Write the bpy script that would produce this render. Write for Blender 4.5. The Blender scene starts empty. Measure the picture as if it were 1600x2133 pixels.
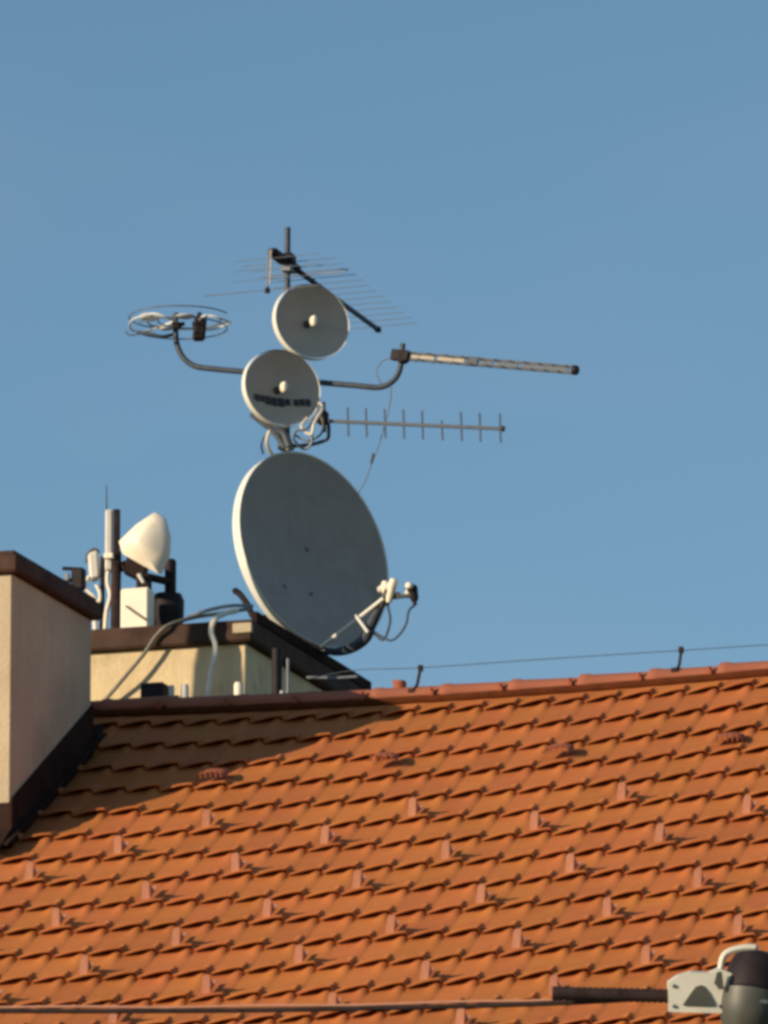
import bpy, math, random
from mathutils import Vector as V
random.seed(7)
R = math.radians
scn = bpy.context.scene
col = scn.collection

# ------------------------------------------------------------------ camera
F_PX = 18720.0
PITCH = R(12.4)
CAM = V((0, 0, 1.6))
FWD = V((0, math.cos(PITCH), math.sin(PITCH)))
UPV = V((0, -math.sin(PITCH), math.cos(PITCH)))
RGT = V((1, 0, 0))
def ray(px, py):
    return (FWD * F_PX + RGT * (px - 800) + UPV * (1066.5 - py)).normalized()
ALPHA = R(17.5)
PR_ = R(29.6)
A = V((math.cos(ALPHA), -math.sin(ALPHA), 0))      # along the ridge, to the right
B = V((math.sin(ALPHA), math.cos(ALPHA), 0))       # across the ridge, away
Z = V((0, 0, 1))
R0 = CAM + ray(1200, 1423) * 45.0                  # a point of the ridge
TP = math.tan(PR_)
def W(a, b, z):
    return R0 + A * a + B * b + Z * z
def loc(p):
    d = p - R0
    return d.dot(A), d.dot(B), d.z
def hit(px, py, n, p0):
    d = ray(px, py)
    return CAM + d * ((p0 - CAM).dot(n) / d.dot(n))
def PB(px, py, b):
    return hit(px, py, B, R0 + B * b)
def PA(px, py, a):
    return hit(px, py, A, R0 + A * a)
def PRF(px, py):
    return hit(px, py, Z * math.cos(PR_) - B * math.sin(PR_), R0)
def PD(px, py, dist):
    return CAM + ray(px, py) * dist

cd = bpy.data.cameras.new('camera')
cam = bpy.data.objects.new('camera', cd); col.objects.link(cam)
cam.location = CAM; cam.rotation_euler = (math.pi / 2 + PITCH, 0, 0)
cd.sensor_fit = 'HORIZONTAL'; cd.sensor_width = 36.0; cd.lens = 36.0 * F_PX / 1600
cd.clip_start = 0.5; cd.clip_end = 3000
scn.camera = cam

# ------------------------------------------------------------------ materials
def mat(name, rgb, rough=0.6, metal=0.0, var=0.15, scale=8.0, bump=0.0, bscale=60.0, dirt=None, dscale=2.0, dlo=0.5, dhi=0.7, spec=0.5, streak=0.0):
    m = bpy.data.materials.new(name); m.use_nodes = True
    nt = m.node_tree; N = nt.nodes; L = nt.links
    bs = N['Principled BSDF']
    bs.inputs['Roughness'].default_value = rough
    bs.inputs['Metallic'].default_value = metal
    bs.inputs['Specular IOR Level'].default_value = spec
    tc = N.new('ShaderNodeTexCoord')
    nz = N.new('ShaderNodeTexNoise'); nz.inputs['Scale'].default_value = scale; nz.inputs['Detail'].default_value = 6
    L.new(tc.outputs['Object'], nz.inputs['Vector'])
    mr = N.new('ShaderNodeMapRange')
    mr.inputs['From Min'].default_value = 0.3; mr.inputs['From Max'].default_value = 0.7
    mr.inputs['To Min'].default_value = 1 - var; mr.inputs['To Max'].default_value = 1 + var
    L.new(nz.outputs['Fac'], mr.inputs['Value'])
    mx = N.new('ShaderNodeVectorMath'); mx.operation = 'SCALE'
    mx.inputs[0].default_value = rgb
    L.new(mr.outputs['Result'], mx.inputs['Scale'])
    out = mx.outputs['Vector']
    if dirt:
        n2 = N.new('ShaderNodeTexNoise'); n2.inputs['Scale'].default_value = dscale; n2.inputs['Detail'].default_value = 8
        n2.inputs['Roughness'].default_value = 0.65
        L.new(tc.outputs['Object'], n2.inputs['Vector'])
        m2 = N.new('ShaderNodeMapRange'); m2.inputs['From Min'].default_value = dlo; m2.inputs['From Max'].default_value = dhi
        L.new(n2.outputs['Fac'], m2.inputs['Value'])
        mm = N.new('ShaderNodeMix'); mm.data_type = 'RGBA'
        L.new(m2.outputs['Result'], mm.inputs['Factor']); L.new(out, mm.inputs['A']); mm.inputs['B'].default_value = (*dirt, 1)
        out = mm.outputs['Result']
    if streak:   # rain runs: noise drawn out along the vertical
        mp = N.new('ShaderNodeMapping'); mp.inputs['Scale'].default_value = (22, 22, 1.6)
        L.new(tc.outputs['Object'], mp.inputs['Vector'])
        n5 = N.new('ShaderNodeTexNoise'); n5.inputs['Scale'].default_value = 1.0; n5.inputs['Detail'].default_value = 5
        L.new(mp.outputs['Vector'], n5.inputs['Vector'])
        m5 = N.new('ShaderNodeMapRange'); m5.inputs['From Min'].default_value = 0.48; m5.inputs['From Max'].default_value = 0.72; m5.inputs['To Max'].default_value = streak
        L.new(n5.outputs['Fac'], m5.inputs['Value'])
        k5 = N.new('ShaderNodeMix'); k5.data_type = 'RGBA'
        L.new(m5.outputs['Result'], k5.inputs['Factor']); L.new(out, k5.inputs['A']); k5.inputs['B'].default_value = (rgb[0] * .45, rgb[1] * .42, rgb[2] * .38, 1)
        out = k5.outputs['Result']
    L.new(out, bs.inputs['Base Color'])
    if bump:
        n3 = N.new('ShaderNodeTexNoise'); n3.inputs['Scale'].default_value = bscale; n3.inputs['Detail'].default_value = 5
        L.new(tc.outputs['Object'], n3.inputs['Vector'])
        bp = N.new('ShaderNodeBump'); bp.inputs['Strength'].default_value = bump; bp.inputs['Distance'].default_value = 0.01
        L.new(n3.outputs['Fac'], bp.inputs['Height']); L.new(bp.outputs['Normal'], bs.inputs['Normal'])
    return m
M = {}
M['plaster'] = mat('plaster', (0.72, 0.57, 0.34), 0.9, var=0.1, scale=5, bump=0.5, bscale=40, dirt=(0.42, 0.33, 0.20), dscale=2.6, dlo=0.53, dhi=0.72, spec=0.2, streak=0.15)
M['plaster_grey'] = mat('plaster_grey', (0.54, 0.44, 0.30), 0.92, var=0.14, scale=4, bump=0.5, bscale=50, dirt=(0.38, 0.32, 0.24), dscale=2.0, dlo=0.5, dhi=0.8, spec=0.2, streak=0.14)
M['cap'] = mat('cap_metal', (0.075, 0.046, 0.034), 0.85, var=0.3, scale=6, bump=0.25, dirt=(0.05, 0.026, 0.02), dscale=5, spec=0.12)
M['flash'] = mat('flashing', (0.034, 0.019, 0.014), 0.95, var=0.3, scale=8, bump=0.3, spec=0.08)
M['dish'] = mat('dish_paint', (0.375, 0.33, 0.285), 0.7, var=0.05, scale=4, dirt=(0.31, 0.27, 0.225), dscale=3.5, dlo=0.48, dhi=0.72, spec=0.3, streak=0.12)
M['rim'] = mat('rim_paint', (0.78, 0.77, 0.68), 0.45, var=0.05, scale=6)
M['radio'] = mat('radio_white', (0.50, 0.43, 0.345), 0.7, var=0.05, scale=6, dirt=(0.36, 0.33, 0.29), dscale=5, dlo=0.55, dhi=0.85)
M['white'] = mat('white_plastic', (0.72, 0.68, 0.60), 0.4, var=0.08, scale=10, dirt=(0.45, 0.4, 0.32), dscale=9, dlo=0.58, dhi=0.8)
M['cream'] = mat('cream_plastic', (0.90, 0.82, 0.65), 0.5, var=0.05, scale=10)
M['galv'] = mat('galvanised', (0.17, 0.19, 0.22), 0.55, 0.3, var=0.2, scale=25)
M['steel'] = mat('dark_steel', (0.052, 0.066, 0.088), 0.6, 0.1, var=0.25, scale=30)
M['black'] = mat('black_plastic', (0.020, 0.014, 0.016), 0.6, var=0.3, scale=20, spec=0.2)
M['brown'] = mat('rusty_bracket', (0.034, 0.021, 0.019), 0.8, 0.0, var=0.4, scale=20, spec=0.2)
M['alu'] = mat('aluminium', (0.16, 0.19, 0.23), 0.5, 0.3, var=0.15, scale=30)
M['clear'] = mat('pale_polymer', (0.70, 0.72, 0.68), 0.25, var=0.06, scale=12)
M['wcable'] = mat('white_cable', (0.78, 0.72, 0.58), 0.5, var=0.1, scale=20)
M['gcable'] = mat('grey_cable', (0.16, 0.15, 0.12), 0.6, var=0.2, scale=20)
M['guard'] = mat('guard_metal', (0.53, 0.25, 0.16), 0.7, var=0.12, scale=20)
M['vent'] = mat('vent_clay', (0.34, 0.095, 0.04), 0.85, var=0.15, scale=20)
M['bluegrey'] = mat('blue_grey_paint', (0.085, 0.115, 0.165), 0.6, var=0.15, scale=20)
M['seal_shade'] = mat('ridge_seal_shade', (0.10, 0.028, 0.010), 0.95, var=0.2, scale=20, spec=0.1)  # dark brown set to the shade under the ridge tile lips
M['mark'] = mat('dark_print', (0.035, 0.03, 0.035), 0.6, var=0.1)
M['bolt'] = mat('bolt_zinc', (0.16, 0.165, 0.16), 0.5, 0.3, var=0.1)
M['wall'] = mat('render_wall', (0.55, 0.47, 0.33), 0.9, var=0.08, scale=1.5, bump=0.3, bscale=30)
M['lampgrey'] = mat('lamp_grey', (0.075, 0.075, 0.062), 0.5, 0.0, var=0.2, scale=12)
M['lampwhite'] = mat('lamp_white', (0.70, 0.67, 0.56), 0.5, var=0.08, scale=10, dirt=(0.40, 0.38, 0.29), dscale=14, dlo=0.62, dhi=0.9)
M['ground'] = mat('ground_soil', (0.10, 0.11, 0.06), 0.95, var=0.3, scale=0.4, bump=0.5, bscale=4)
M['asphalt'] = mat('asphalt', (0.05, 0.05, 0.052), 0.9, var=0.2, scale=2, bump=0.4, bscale=80)
M['paving'] = mat('paving', (0.22, 0.21, 0.19), 0.9, var=0.15, scale=2, bump=0.3, bscale=40)
M['glass'] = mat('window_glass', (0.03, 0.04, 0.05), 0.08, var=0.1)

def tile_mat(name, base, gain=0.18):
    m = bpy.data.materials.new(name); m.use_nodes = True
    nt = m.node_tree; N = nt.nodes; L = nt.links
    bs = N['Principled BSDF']; bs.inputs['Roughness'].default_value = 0.8; bs.inputs['Specular IOR Level'].default_value = 0.25
    at = N.new('ShaderNodeAttribute'); at.attribute_name = 'rnd'
    tc = N.new('ShaderNodeTexCoord')
    def noise(s, d=6, r=0.6):
        n = N.new('ShaderNodeTexNoise'); n.inputs['Scale'].default_value = s; n.inputs['Detail'].default_value = d; n.inputs['Roughness'].default_value = r
        L.new(tc.outputs['Object'], n.inputs['Vector']); return n
    n1 = noise(14); n2 = noise(1.3, 4); n3 = noise(160, 3)
    def madd(a, b, c):
        k = N.new('ShaderNodeMath'); k.operation = 'MULTIPLY_ADD'
        L.new(a, k.inputs[0]); k.inputs[1].default_value = b
        if isinstance(c, float): k.inputs[2].default_value = c
        else: L.new(c, k.inputs[2])
        return k.outputs[0]
    v = madd(at.outputs['Fac'], gain, 1.0 - gain / 2)
    v = madd(n1.outputs['Fac'], 0.26, madd(v, 1.0, -0.13))
    v = madd(n2.outputs['Fac'], 0.22, madd(v, 1.0, -0.11))
    hue = N.new('ShaderNodeMix'); hue.data_type = 'RGBA'
    hue.inputs['A'].default_value = (*base, 1)
    hue.inputs['B'].default_value = (base[0] * 1.0, base[1] * 0.88, base[2] * 1.15, 1)
    r2 = N.new('ShaderNodeMath'); r2.operation = 'FRACT'
    L.new(madd(at.outputs['Fac'], 7.31, madd(n2.outputs['Fac'], 1.0, 0.0)), r2.inputs[0])
    L.new(r2.outputs[0], hue.inputs['Factor'])
    sc = N.new('ShaderNodeVectorMath'); sc.operation = 'SCALE'
    L.new(hue.outputs['Result'], sc.inputs[0]); L.new(v, sc.inputs['Scale'])
    # lichen and soot specks
    n4 = noise(5, 10, 0.75)
    mr = N.new('ShaderNodeMapRange'); mr.inputs['From Min'].default_value = 0.60; mr.inputs['From Max'].default_value = 0.72; mr.inputs['To Max'].default_value = 0.35
    L.new(n4.outputs['Fac'], mr.inputs['Value'])
    mm = N.new('ShaderNodeMix'); mm.data_type = 'RGBA'
    L.new(mr.outputs['Result'], mm.inputs['Factor']); L.new(sc.outputs['Vector'], mm.inputs['A'])
    mm.inputs['B'].default_value = (base[0] * 0.6, base[1] * 0.65, base[2] * 0.9, 1)
    L.new(mm.outputs['Result'], bs.inputs['Base Color'])
    bp = N.new('ShaderNodeBump'); bp.inputs['Strength'].default_value = 0.25; bp.inputs['Distance'].default_value = 0.004
    L.new(n3.outputs['Fac'], bp.inputs['Height']); L.new(bp.outputs['Normal'], bs.inputs['Normal'])
    return m
TILE_RGB = (0.47, 0.163, 0.040)
M['tile'] = tile_mat('clay_tile', TILE_RGB)
M['ridge'] = tile_mat('ridge_clay', (0.42, 0.155, 0.075), 0.2)

# ------------------------------------------------------------------ mesh helpers
class MB:
    def __init__(s): s.v = []; s.f = []; s.att = []
    def add(s, vs, fs):
        o = len(s.v); s.v += [V(x) for x in vs]; s.f += [[i + o for i in f] for f in fs]; return s
    def box(s, c, ax, ay, az, bev=0.0):
        """c centre, ax/ay/az half vectors; chamfered along all vertical edges when bev"""
        c, ax, ay, az = V(c), V(ax), V(ay), V(az)
        if bev <= 0:
            vs = [c + ax * i + ay * j + az * k for k in (-1, 1) for j in (-1, 1) for i in (-1, 1)]
            return s.add(vs, [(0, 2, 3, 1), (4, 5, 7, 6), (0, 1, 5, 4), (2, 6, 7, 3), (0, 4, 6, 2), (1, 3, 7, 5)])
        bx, by, bz = 1 - bev / ax.length, 1 - bev / ay.length, 1 - bev / az.length
        bx, by, bz = max(bx, .3), max(by, .3), max(bz, .3)
        rings = []
        for k, w in ((-1, 0), (-bz, 1), (bz, 1), (1, 0)):
            e = 1.0 if w else None
            xs = 1.0 if w else bx; ys = 1.0 if w else by
            q = [(-bx, -ys), (bx, -ys), (xs, -by), (xs, by), (bx, ys), (-bx, ys), (-xs, by), (-xs, -by)]
            rings.append([c + ax * i + ay * j + az * k for i, j in q])
        vs = [p for r in rings for p in r]
        fs = [tuple(range(7, -1, -1)), tuple(range(24, 32))]
        for r in range(3):
            for i in range(8):
                j = (i + 1) % 8
                fs.append((r * 8 + i, r * 8 + j, r * 8 + 8 + j, r * 8 + 8 + i))
        return s.add(vs, fs)
    def tube(s, pts, r, n=10, cap=True):
        pts = [V(p) for p in pts]
        rr = r if isinstance(r, (list, tuple)) else [r] * len(pts)
        vs = []; fs = []
        up = None
        for i, p in enumerate(pts):
            t = (pts[min(i + 1, len(pts) - 1)] - pts[max(i - 1, 0)]).normalized()
            if up is None:
                up = t.orthogonal().normalized()
            up = (up - t * up.dot(t)).normalized()
            sd = t.cross(up)
            for k in range(n):
                a = 2 * math.pi * k / n
                vs.append(p + (up * math.cos(a) + sd * math.sin(a)) * rr[i])
        for i in range(len(pts) - 1):
            for k in range(n):
                j = (k + 1) % n
                fs.append((i * n + k, i * n + j, i * n + n + j, i * n + n + k))
        if cap:
            fs.append(tuple(range(n - 1, -1, -1))); o = (len(pts) - 1) * n
            fs.append(tuple(o + k for k in range(n)))
        return s.add(vs, fs)
    def lathe(s, c, ax, prof, n=32, h=None, rx=1.0, ry=1.0, closed=False):
        """prof = [(radius, height along ax)]"""
        c, ax = V(c), V(ax).normalized()
        h = (V(h) if h else ax.orthogonal()).normalized()
        w = ax.cross(h)
        vs = []; fs = []
        for r, z in prof:
            for k in range(n):
                a = 2 * math.pi * k / n
                vs.append(c + ax * z + h * (math.cos(a) * r * rx) + w * (math.sin(a) * r * ry))
        m = len(prof)
        for i in range(m if closed else m - 1):
            i2 = (i + 1) % m
            for k in range(n):
                j = (k + 1) % n
                fs.append((i * n + k, i * n + j, i2 * n + j, i2 * n + k))
        return s.add(vs, fs)
    def build(s, name, m, parent=None, smooth=False, ang=35):
        base = V((0, 0, 0))
        q = parent
        while q is not None:
            base = base + q.location; q = q.parent
        me = bpy.data.meshes.new(name)
        me.from_pydata([tuple(v - base) for v in s.v], [], s.f)
        me.validate(); me.materials.append(m)
        if smooth:
            me.polygons.foreach_set('use_smooth', [True] * len(me.polygons))
            try: me.set_sharp_from_angle(angle=R(ang))
            except Exception: pass
        o = bpy.data.objects.new(name, me); col.objects.link(o)
        if parent is not None: o.parent = parent
        return o
def thing(name, at, label, cat, group=None):
    o = bpy.data.objects.new(name, None); col.objects.link(o); o.location = at
    o.empty_display_size = 0.1
    return tag(o, label, cat, group)
def tag(o, label=None, cat=None, group=None, kind=None):
    if label: o['label'] = label
    if cat: o['category'] = cat
    if group: o['group'] = group
    if kind: o['kind'] = kind
    return o
def single(mb, name, m, at, label, cat, group=None, smooth=True):
    """a thing that is one mesh, origin at its base"""
    me = bpy.data.meshes.new(name); at = V(at)
    me.from_pydata([tuple(v - at) for v in mb.v], [], mb.f); me.validate(); me.materials.append(m)
    if smooth: me.polygons.foreach_set('use_smooth', [True] * len(me.polygons)); me.set_sharp_from_angle(angle=R(40))
    o = bpy.data.objects.new(name, me); col.objects.link(o); o.location = at
    return tag(o, label, cat, group)
def curve(pts, n=8):
    """Catmull-Rom through pts"""
    pts = [V(p) for p in pts]
    P = [pts[0] * 2 - pts[1]] + pts + [pts[-1] * 2 - pts[-2]]
    out = []
    for i in range(1, len(P) - 2):
        for k in range(n):
            t = k / n
            a, b, c, d = P[i - 1], P[i], P[i + 1], P[i + 2]
            out.append(0.5 * ((2 * b) + (c - a) * t + (2 * a - 5 * b + 4 * c - d) * t * t + (3 * b - a - 3 * c + d) * t ** 3))
    out.append(pts[-1]); return out
PX = 1 / 410.0   # metres per photo pixel at the roof

# ------------------------------------------------------------------ sun and sky
s0 = PRF(20, 1765); s1 = PRF(800, 1488)
d = s1 - s0; az = math.atan2(d.y, d.x)
SUN_EL = R(14.5)
to_sun = V((-math.cos(az) * math.cos(SUN_EL), -math.sin(az) * math.cos(SUN_EL), math.sin(SUN_EL)))
ld = bpy.data.lights.new('sun', 'SUN'); lo = bpy.data.objects.new('sun', ld); col.objects.link(lo)
lo.location = (0, 0, 30)
ld.energy = 5.0; ld.angle = R(0.5); ld.color = (1.0, 0.80, 0.56)
lo.rotation_euler = to_sun.to_track_quat('Z', 'Y').to_euler()
w = bpy.data.worlds.new('World'); scn.world = w; w.use_nodes = True
nt = w.node_tree; bg = nt.nodes['Background']
sky = nt.nodes.new('ShaderNodeTexSky'); sky.sky_type = 'NISHITA'; sky.sun_disc = False
sky.sun_elevation = SUN_EL; sky.sun_rotation = math.atan2(to_sun.x, to_sun.y)
sky.air_density = 1.0; sky.dust_density = 0.2; sky.ozone_density = 2.6; sky.altitude = 200
tcw = nt.nodes.new('ShaderNodeTexCoord'); mpw = nt.nodes.new('ShaderNodeMapping')
mpw.inputs['Scale'].default_value = (9, 9, 22); mpw.inputs['Rotation'].default_value = (0, 0.5, 0); mpw.inputs['Location'].default_value = (1.3, 0, 0.4)
nt.links.new(tcw.outputs['Generated'], mpw.inputs['Vector'])
nzw = nt.nodes.new('ShaderNodeTexNoise'); nzw.inputs['Scale'].default_value = 1.0; nzw.inputs['Detail'].default_value = 3; nzw.inputs['Roughness'].default_value = 0.45
nt.links.new(mpw.outputs['Vector'], nzw.inputs['Vector'])
mrw = nt.nodes.new('ShaderNodeMapRange'); mrw.inputs['From Min'].default_value = 0.42; mrw.inputs['From Max'].default_value = 0.75; mrw.inputs['To Max'].default_value = 0.38
nt.links.new(nzw.outputs['Fac'], mrw.inputs['Value'])
mxw = nt.nodes.new('ShaderNodeMix'); mxw.data_type = 'RGBA'; mxw.inputs['B'].default_value = (2.9, 3.6, 4.6, 1)
tnt = nt.nodes.new('ShaderNodeVectorMath'); tnt.operation = 'MULTIPLY'; tnt.inputs[1].default_value = (0.95, 1.06, 1.07)
nt.links.new(sky.outputs['Color'], tnt.inputs[0])
nt.links.new(mrw.outputs['Result'], mxw.inputs['Factor']); nt.links.new(tnt.outputs['Vector'], mxw.inputs['A'])
nt.links.new(mxw.outputs['Result'], bg.inputs['Color'])
bg.inputs['Strength'].default_value = 0.109
scn.view_settings.view_transform = 'Standard'; scn.view_settings.look = 'None'
scn.view_settings.exposure = 0.0; scn.view_settings.gamma = 1.0
scn.render.engine = 'CYCLES'
scn.cycles.pixel_filter_type = 'BLACKMAN_HARRIS'; scn.cycles.filter_width = 3.5

# ------------------------------------------------------------------ setting
zr = R0.z
gm = MB().add([(-1500, -1500, 0), (1500, -1500, 0), (1500, 1500, 0), (-1500, 1500, 0)], [(0, 1, 2, 3)])
tag(gm.build('ground', M['ground']), kind='structure')
def strip(name, b0, b1, z0, z1, m):
    c = W(0, (b0 + b1) / 2, 0); c.z = (z0 + z1) / 2
    tag(MB().box(c, A * 60, B * ((b1 - b0) / 2), Z * ((z1 - z0) / 2), 0).build(name, m), kind='structure')
strip('road', -20.0, -10.5, -0.05, 0.004, M['asphalt'])
strip('pavement', -10.5, -5.9, -0.05, 0.13, M['paving'])

# ------------------------------------------------------------------ house
EAVE_ROWS = 18
WP, G = 0.1748, 0.3385          # tile cover width and gauge
def sag(a):
    t = (a + 0.75) / 1.8
    return -0.030 * (1 - t * t) if abs(t) < 1 else 0.0
cp, sp = math.cos(PR_), math.sin(PR_)
DN = -B * cp - Z * sp          # down the front slope
NR = -B * sp + Z * cp          # normal of the front slope
DNb = B * cp - Z * sp; NRb = B * sp + Z * cp
house = thing('house', W(-1, 0, -zr + 0.0), 'plastered house with an orange tiled pitched roof and two chimneys', 'house')

a_lo, a_hi = -8 * 1.0, 6.0
i0 = math.floor(a_lo / WP); i1 = math.ceil(a_hi / WP)
# lattice phase taken from the photograph
ph_a = loc(PRF(787, 1662))[0] - 1.125 * WP
sd0 = -loc(PRF(787, 1662))[1] / cp
ROW0 = sd0 - math.floor(sd0 / G) * G      # slope distance of first nose
US = [0.0, 0.10, 0.22, 0.34, 0.46, 0.56, 0.66, 0.76, 0.85, 0.92, 0.965, 0.985]
def sst(x, a, b):
    t = min(1, max(0, (x - a) / (b - a))); return t * t * (3 - 2 * t)
def body(u):
    """gentle S of the tile body, crest towards the right"""
    return 0.0020 * (0.5 - 0.5 * math.cos(2 * math.pi * (u - 0.26)))
def bump(u):
    """raised shoulder at the head of each tile, under the right half of the tile above"""
    return 0.019 * sst(u, 0.50, 0.84) * (1 - sst(u, 0.85, 1.0))
def lip(u):
    """lifted front lip, rising steadily to the right and dropping at the joint"""
    f = lambda t: 0.013 + 0.028 * t + 0.009 * math.sin(math.pi * t) + body(t)
    if u < 0.965: return f(u)
    k = (u - 0.965) / 0.035
    return f(0.965) * (1 - k) + f(0.0) * k
def make_tiles(front=True):
    dn, nr = (DN, NR) if front else (DNb, NRb)
    us = US if front else [0, 0.4, 0.84, 0.95]
    nu = len(us)
    mb = MB(); att = []
    verts = mb.v; faces = mb.f
    rows = EAVE_ROWS
    r_first = 1 if ROW0 < 0.22 else 0
    print('ROW0', ROW0)
    for r in range(r_first, rows):
        s_nose = ROW0 + G * r
        s_head = s_nose - G if r > r_first else 0.02
        rr_ = r > r_first
        L_ = s_nose - s_head
        # (s, base lift, wave amplitude, undercut)
        # (s, weight of body wave, weight of lip, lift, weight of shoulder)
        sec = [(s_head - 0.13 if rr_ else s_head, 1.0, 0.0, -0.004, 1.0 if rr_ else 0), (s_head + 0.012, 1.0, 0.0, -0.002, 1.0 if rr_ else 0), (s_head + 0.050, 1.0, 0.0, 0.0, 0.30 if rr_ else 0),
               (s_head + 0.10, 1.0, 0.02, 0.0, 0.0), (s_nose - 0.10, 0.9, 0.07, 0.0, 0),
               (s_nose - 0.05, 0.5, 0.66, 0.001, 0), (s_nose - 0.010, 0.05, 1.0, 0.002, 0), (s_nose, 0.0, 1.0, -0.001, 0),
               (s_nose - 0.002, 0.0, 1.0, -0.007, 0), (s_nose - 0.10, 0.9, 0.09, -0.003, 0), (s_nose - 0.10, 0.0, 0.0, -0.02, 0)]
        jit = [(random.uniform(-.0035, .0035), random.uniform(-.006, .006)) for _ in range(i1 - i0 + 1)]
        o = len(verts)
        row_v = len(sec)
        cols = []
        for i in range(i0, i1):
            jz, js = jit[i - i0]
            for k, u in enumerate(us):
                a = ph_a + (i + u + 0.16) * WP
                bo_, li_, bu_ = body(u), lip(u), bump(u)
                # the nose of a clay tile hangs a little lower in the pan
                sc_ = 0.006 * math.sin(u * math.pi)
                base = R0 + A * a + Z * (sag(a) if True else 0)
                for q, (s_, wb, wl_, l_, wq) in enumerate(sec):
                    ex = (sc_ + js) if q in (6, 7, 8) else 0
                    verts.append(base + dn * (s_ + ex) + nr * (l_ + wb * bo_ + wl_ * li_ + wq * bu_ + (jz if q >= 5 else 0)))
                cols.append(i)
        nc = len(cols)
        for c in range(nc - 1):
            for q in range(row_v - 1):
                f = [o + c * row_v + q, o + c * row_v + q + 1, o + (c + 1) * row_v + q + 1, o + (c + 1) * row_v + q]
                if not front: f.reverse()
                faces.append(f)
                att.append(cols[c] * 131 + r * 977)
    return mb, att
def build_tiles(name, front):
    mb, att = make_tiles(front)
    o = mb.build(name, M['tile'], house)
    me = o.data
    at = me.attributes.new('rnd', 'FLOAT', 'FACE')
    rnd = {}
    vals = []
    for k in att:
        if k not in rnd: rnd[k] = random.random()
        vals.append(rnd[k])
    if len(vals) == len(me.polygons): at.data.foreach_set('value', vals)
    me.polygons.foreach_set('use_smooth', [True] * len(me.polygons)); me.set_sharp_from_angle(angle=R(38))
    return o
roof = build_tiles('roof', True)
rear = build_tiles('roof', False); rear['label'] = 'far slope of the orange tiled roof'

EAVE = ROW0 + G * (EAVE_ROWS - 1)
eb = EAVE * cp - 0.45
ez = -EAVE * sp + 0.2
wl = MB()
c0 = W((a_lo + a_hi) / 2, 0, 0); c0.z = (zr + ez) / 2 - 0.1
half = (a_hi - a_lo) / 2 - 0.3
prof = [(-eb, -zr), (eb, -zr), (eb, ez - 0.15), (0, -0.16), (-eb, ez - 0.15)]
vs = [W((a_lo + a_hi) / 2 + sgn * half, b, z) for sgn in (-1, 1) for b, z in prof]
wl.add(vs, [(0, 1, 2, 3, 4), (9, 8, 7, 6, 5)] + [(i, i + 5, (i + 1) % 5 + 5, (i + 1) % 5) for i in range(5)])
wl.build('wall', M['wall'], house)
for k in range(7):
    for fl in range(2):
        c = W(-7 + k * 2.0, -eb - 0.012, -zr + 1.9 + fl * 2.9)
        fo = MB().box(c, A * 0.5, B * 0.04, Z * 0.75, 0.01).build('window', M['white'], house)
        MB().box(c - B * 0.045, A * 0.43, B * 0.01, Z * 0.68).build('pane', M['glass'], fo)
g = MB()
gp = [W(a_lo + 14 * k / 20, -(EAVE * cp) - 0.06, -EAVE * sp - 0.02) for k in range(21)]
g.tube(gp, 0.065, 12); g.build('gutter', M['cap'], house, True)

# ridge tiles: each overlaps its neighbour, a collar at the joint
RT = 0.362
proto = None
def ridge_mesh():
    mb = MB()
    n = 12
    secs = [(-0.03, 1.0), (0.33, 0.93), (0.33, 1.0), (0.345, 1.13), (0.395, 1.13), (0.40, 1.05)]
    vs = []
    for x, k in [(0.0, 1.09), (0.012, 1.13), (0.045, 1.13), (0.06, 1.03), (0.355, 0.97), (0.40, 0.96)]:
        for j in range(n + 1):
            t = math.pi * (-0.12 + 1.24 * j / n)
            vs.append(A * x + B * (-math.cos(t) * 0.074 * k) + Z * (math.sin(t) * 0.050 * k))
    fs = []
    for i in range(5):
        for j in range(n):
            fs.append((i * (n + 1) + j, i * (n + 1) + j + 1, (i + 1) * (n + 1) + j + 1, (i + 1) * (n + 1) + j))
    return mb.add(vs, fs)
a_ref = loc(PB(925, 1420, 0))[0]
k0 = math.floor((a_lo - a_ref) / RT) + 1; k1 = math.floor((a_hi - a_ref) / RT)
for k in range(k0, k1):
    a = a_ref + k * RT
    p = W(a, 0, 0.010 + sag(a))
    if proto is None:
        proto = MB(); proto = ridge_mesh()
        me = bpy.data.meshes.new('ridge_tile')
        me.from_pydata([tuple(v) for v in proto.v], [], proto.f); me.materials.append(M['ridge'])
        me.polygons.foreach_set('use_smooth', [True] * len(me.polygons)); me.set_sharp_from_angle(angle=R(35))
        proto = bpy.data.objects.new('ridge_tile', me); o = proto
    else:
        o = proto.copy()
    col.objects.link(o); o.parent = roof
    o.location = p - house.location
    o.rotation_euler = (random.uniform(-.03, .03), random.uniform(-.008, .008), random.uniform(-.012, .012))
for sgn in (-1, 1):
    MB().tube([W(a_lo + 14 * k / 80, sgn * 0.066, -0.018 + sag(a_lo + 14 * k / 80)) for k in range(81)], 0.022, 8).build('ridge_seal_shade', M['seal_shade'], roof, True)  # underlay strip that also paints the shadow line below the ridge tiles
# ridge clips just below each joint
clip = None
for k in range(k0, k1):
    a = a_ref + k * RT - 0.04
    p = W(a, 0, sag(a)) + DN * 0.062 + NR * 0.045
    if clip is None:
        mb = MB().box((0, 0, 0), A * 0.014, DN * 0.017, NR * 0.010, 0.004)
        mb.tube([NR * 0.01, NR * 0.03], 0.009, 8)
        me = bpy.data.meshes.new('ridge_clip'); me.from_pydata([tuple(v) for v in mb.v], [], mb.f); me.materials.append(M['vent'])
        clip = bpy.data.objects.new('ridge_clip', me); o = clip
    else: o = clip.copy()
    col.objects.link(o); o.parent = roof; o.location = p - house.location

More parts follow.
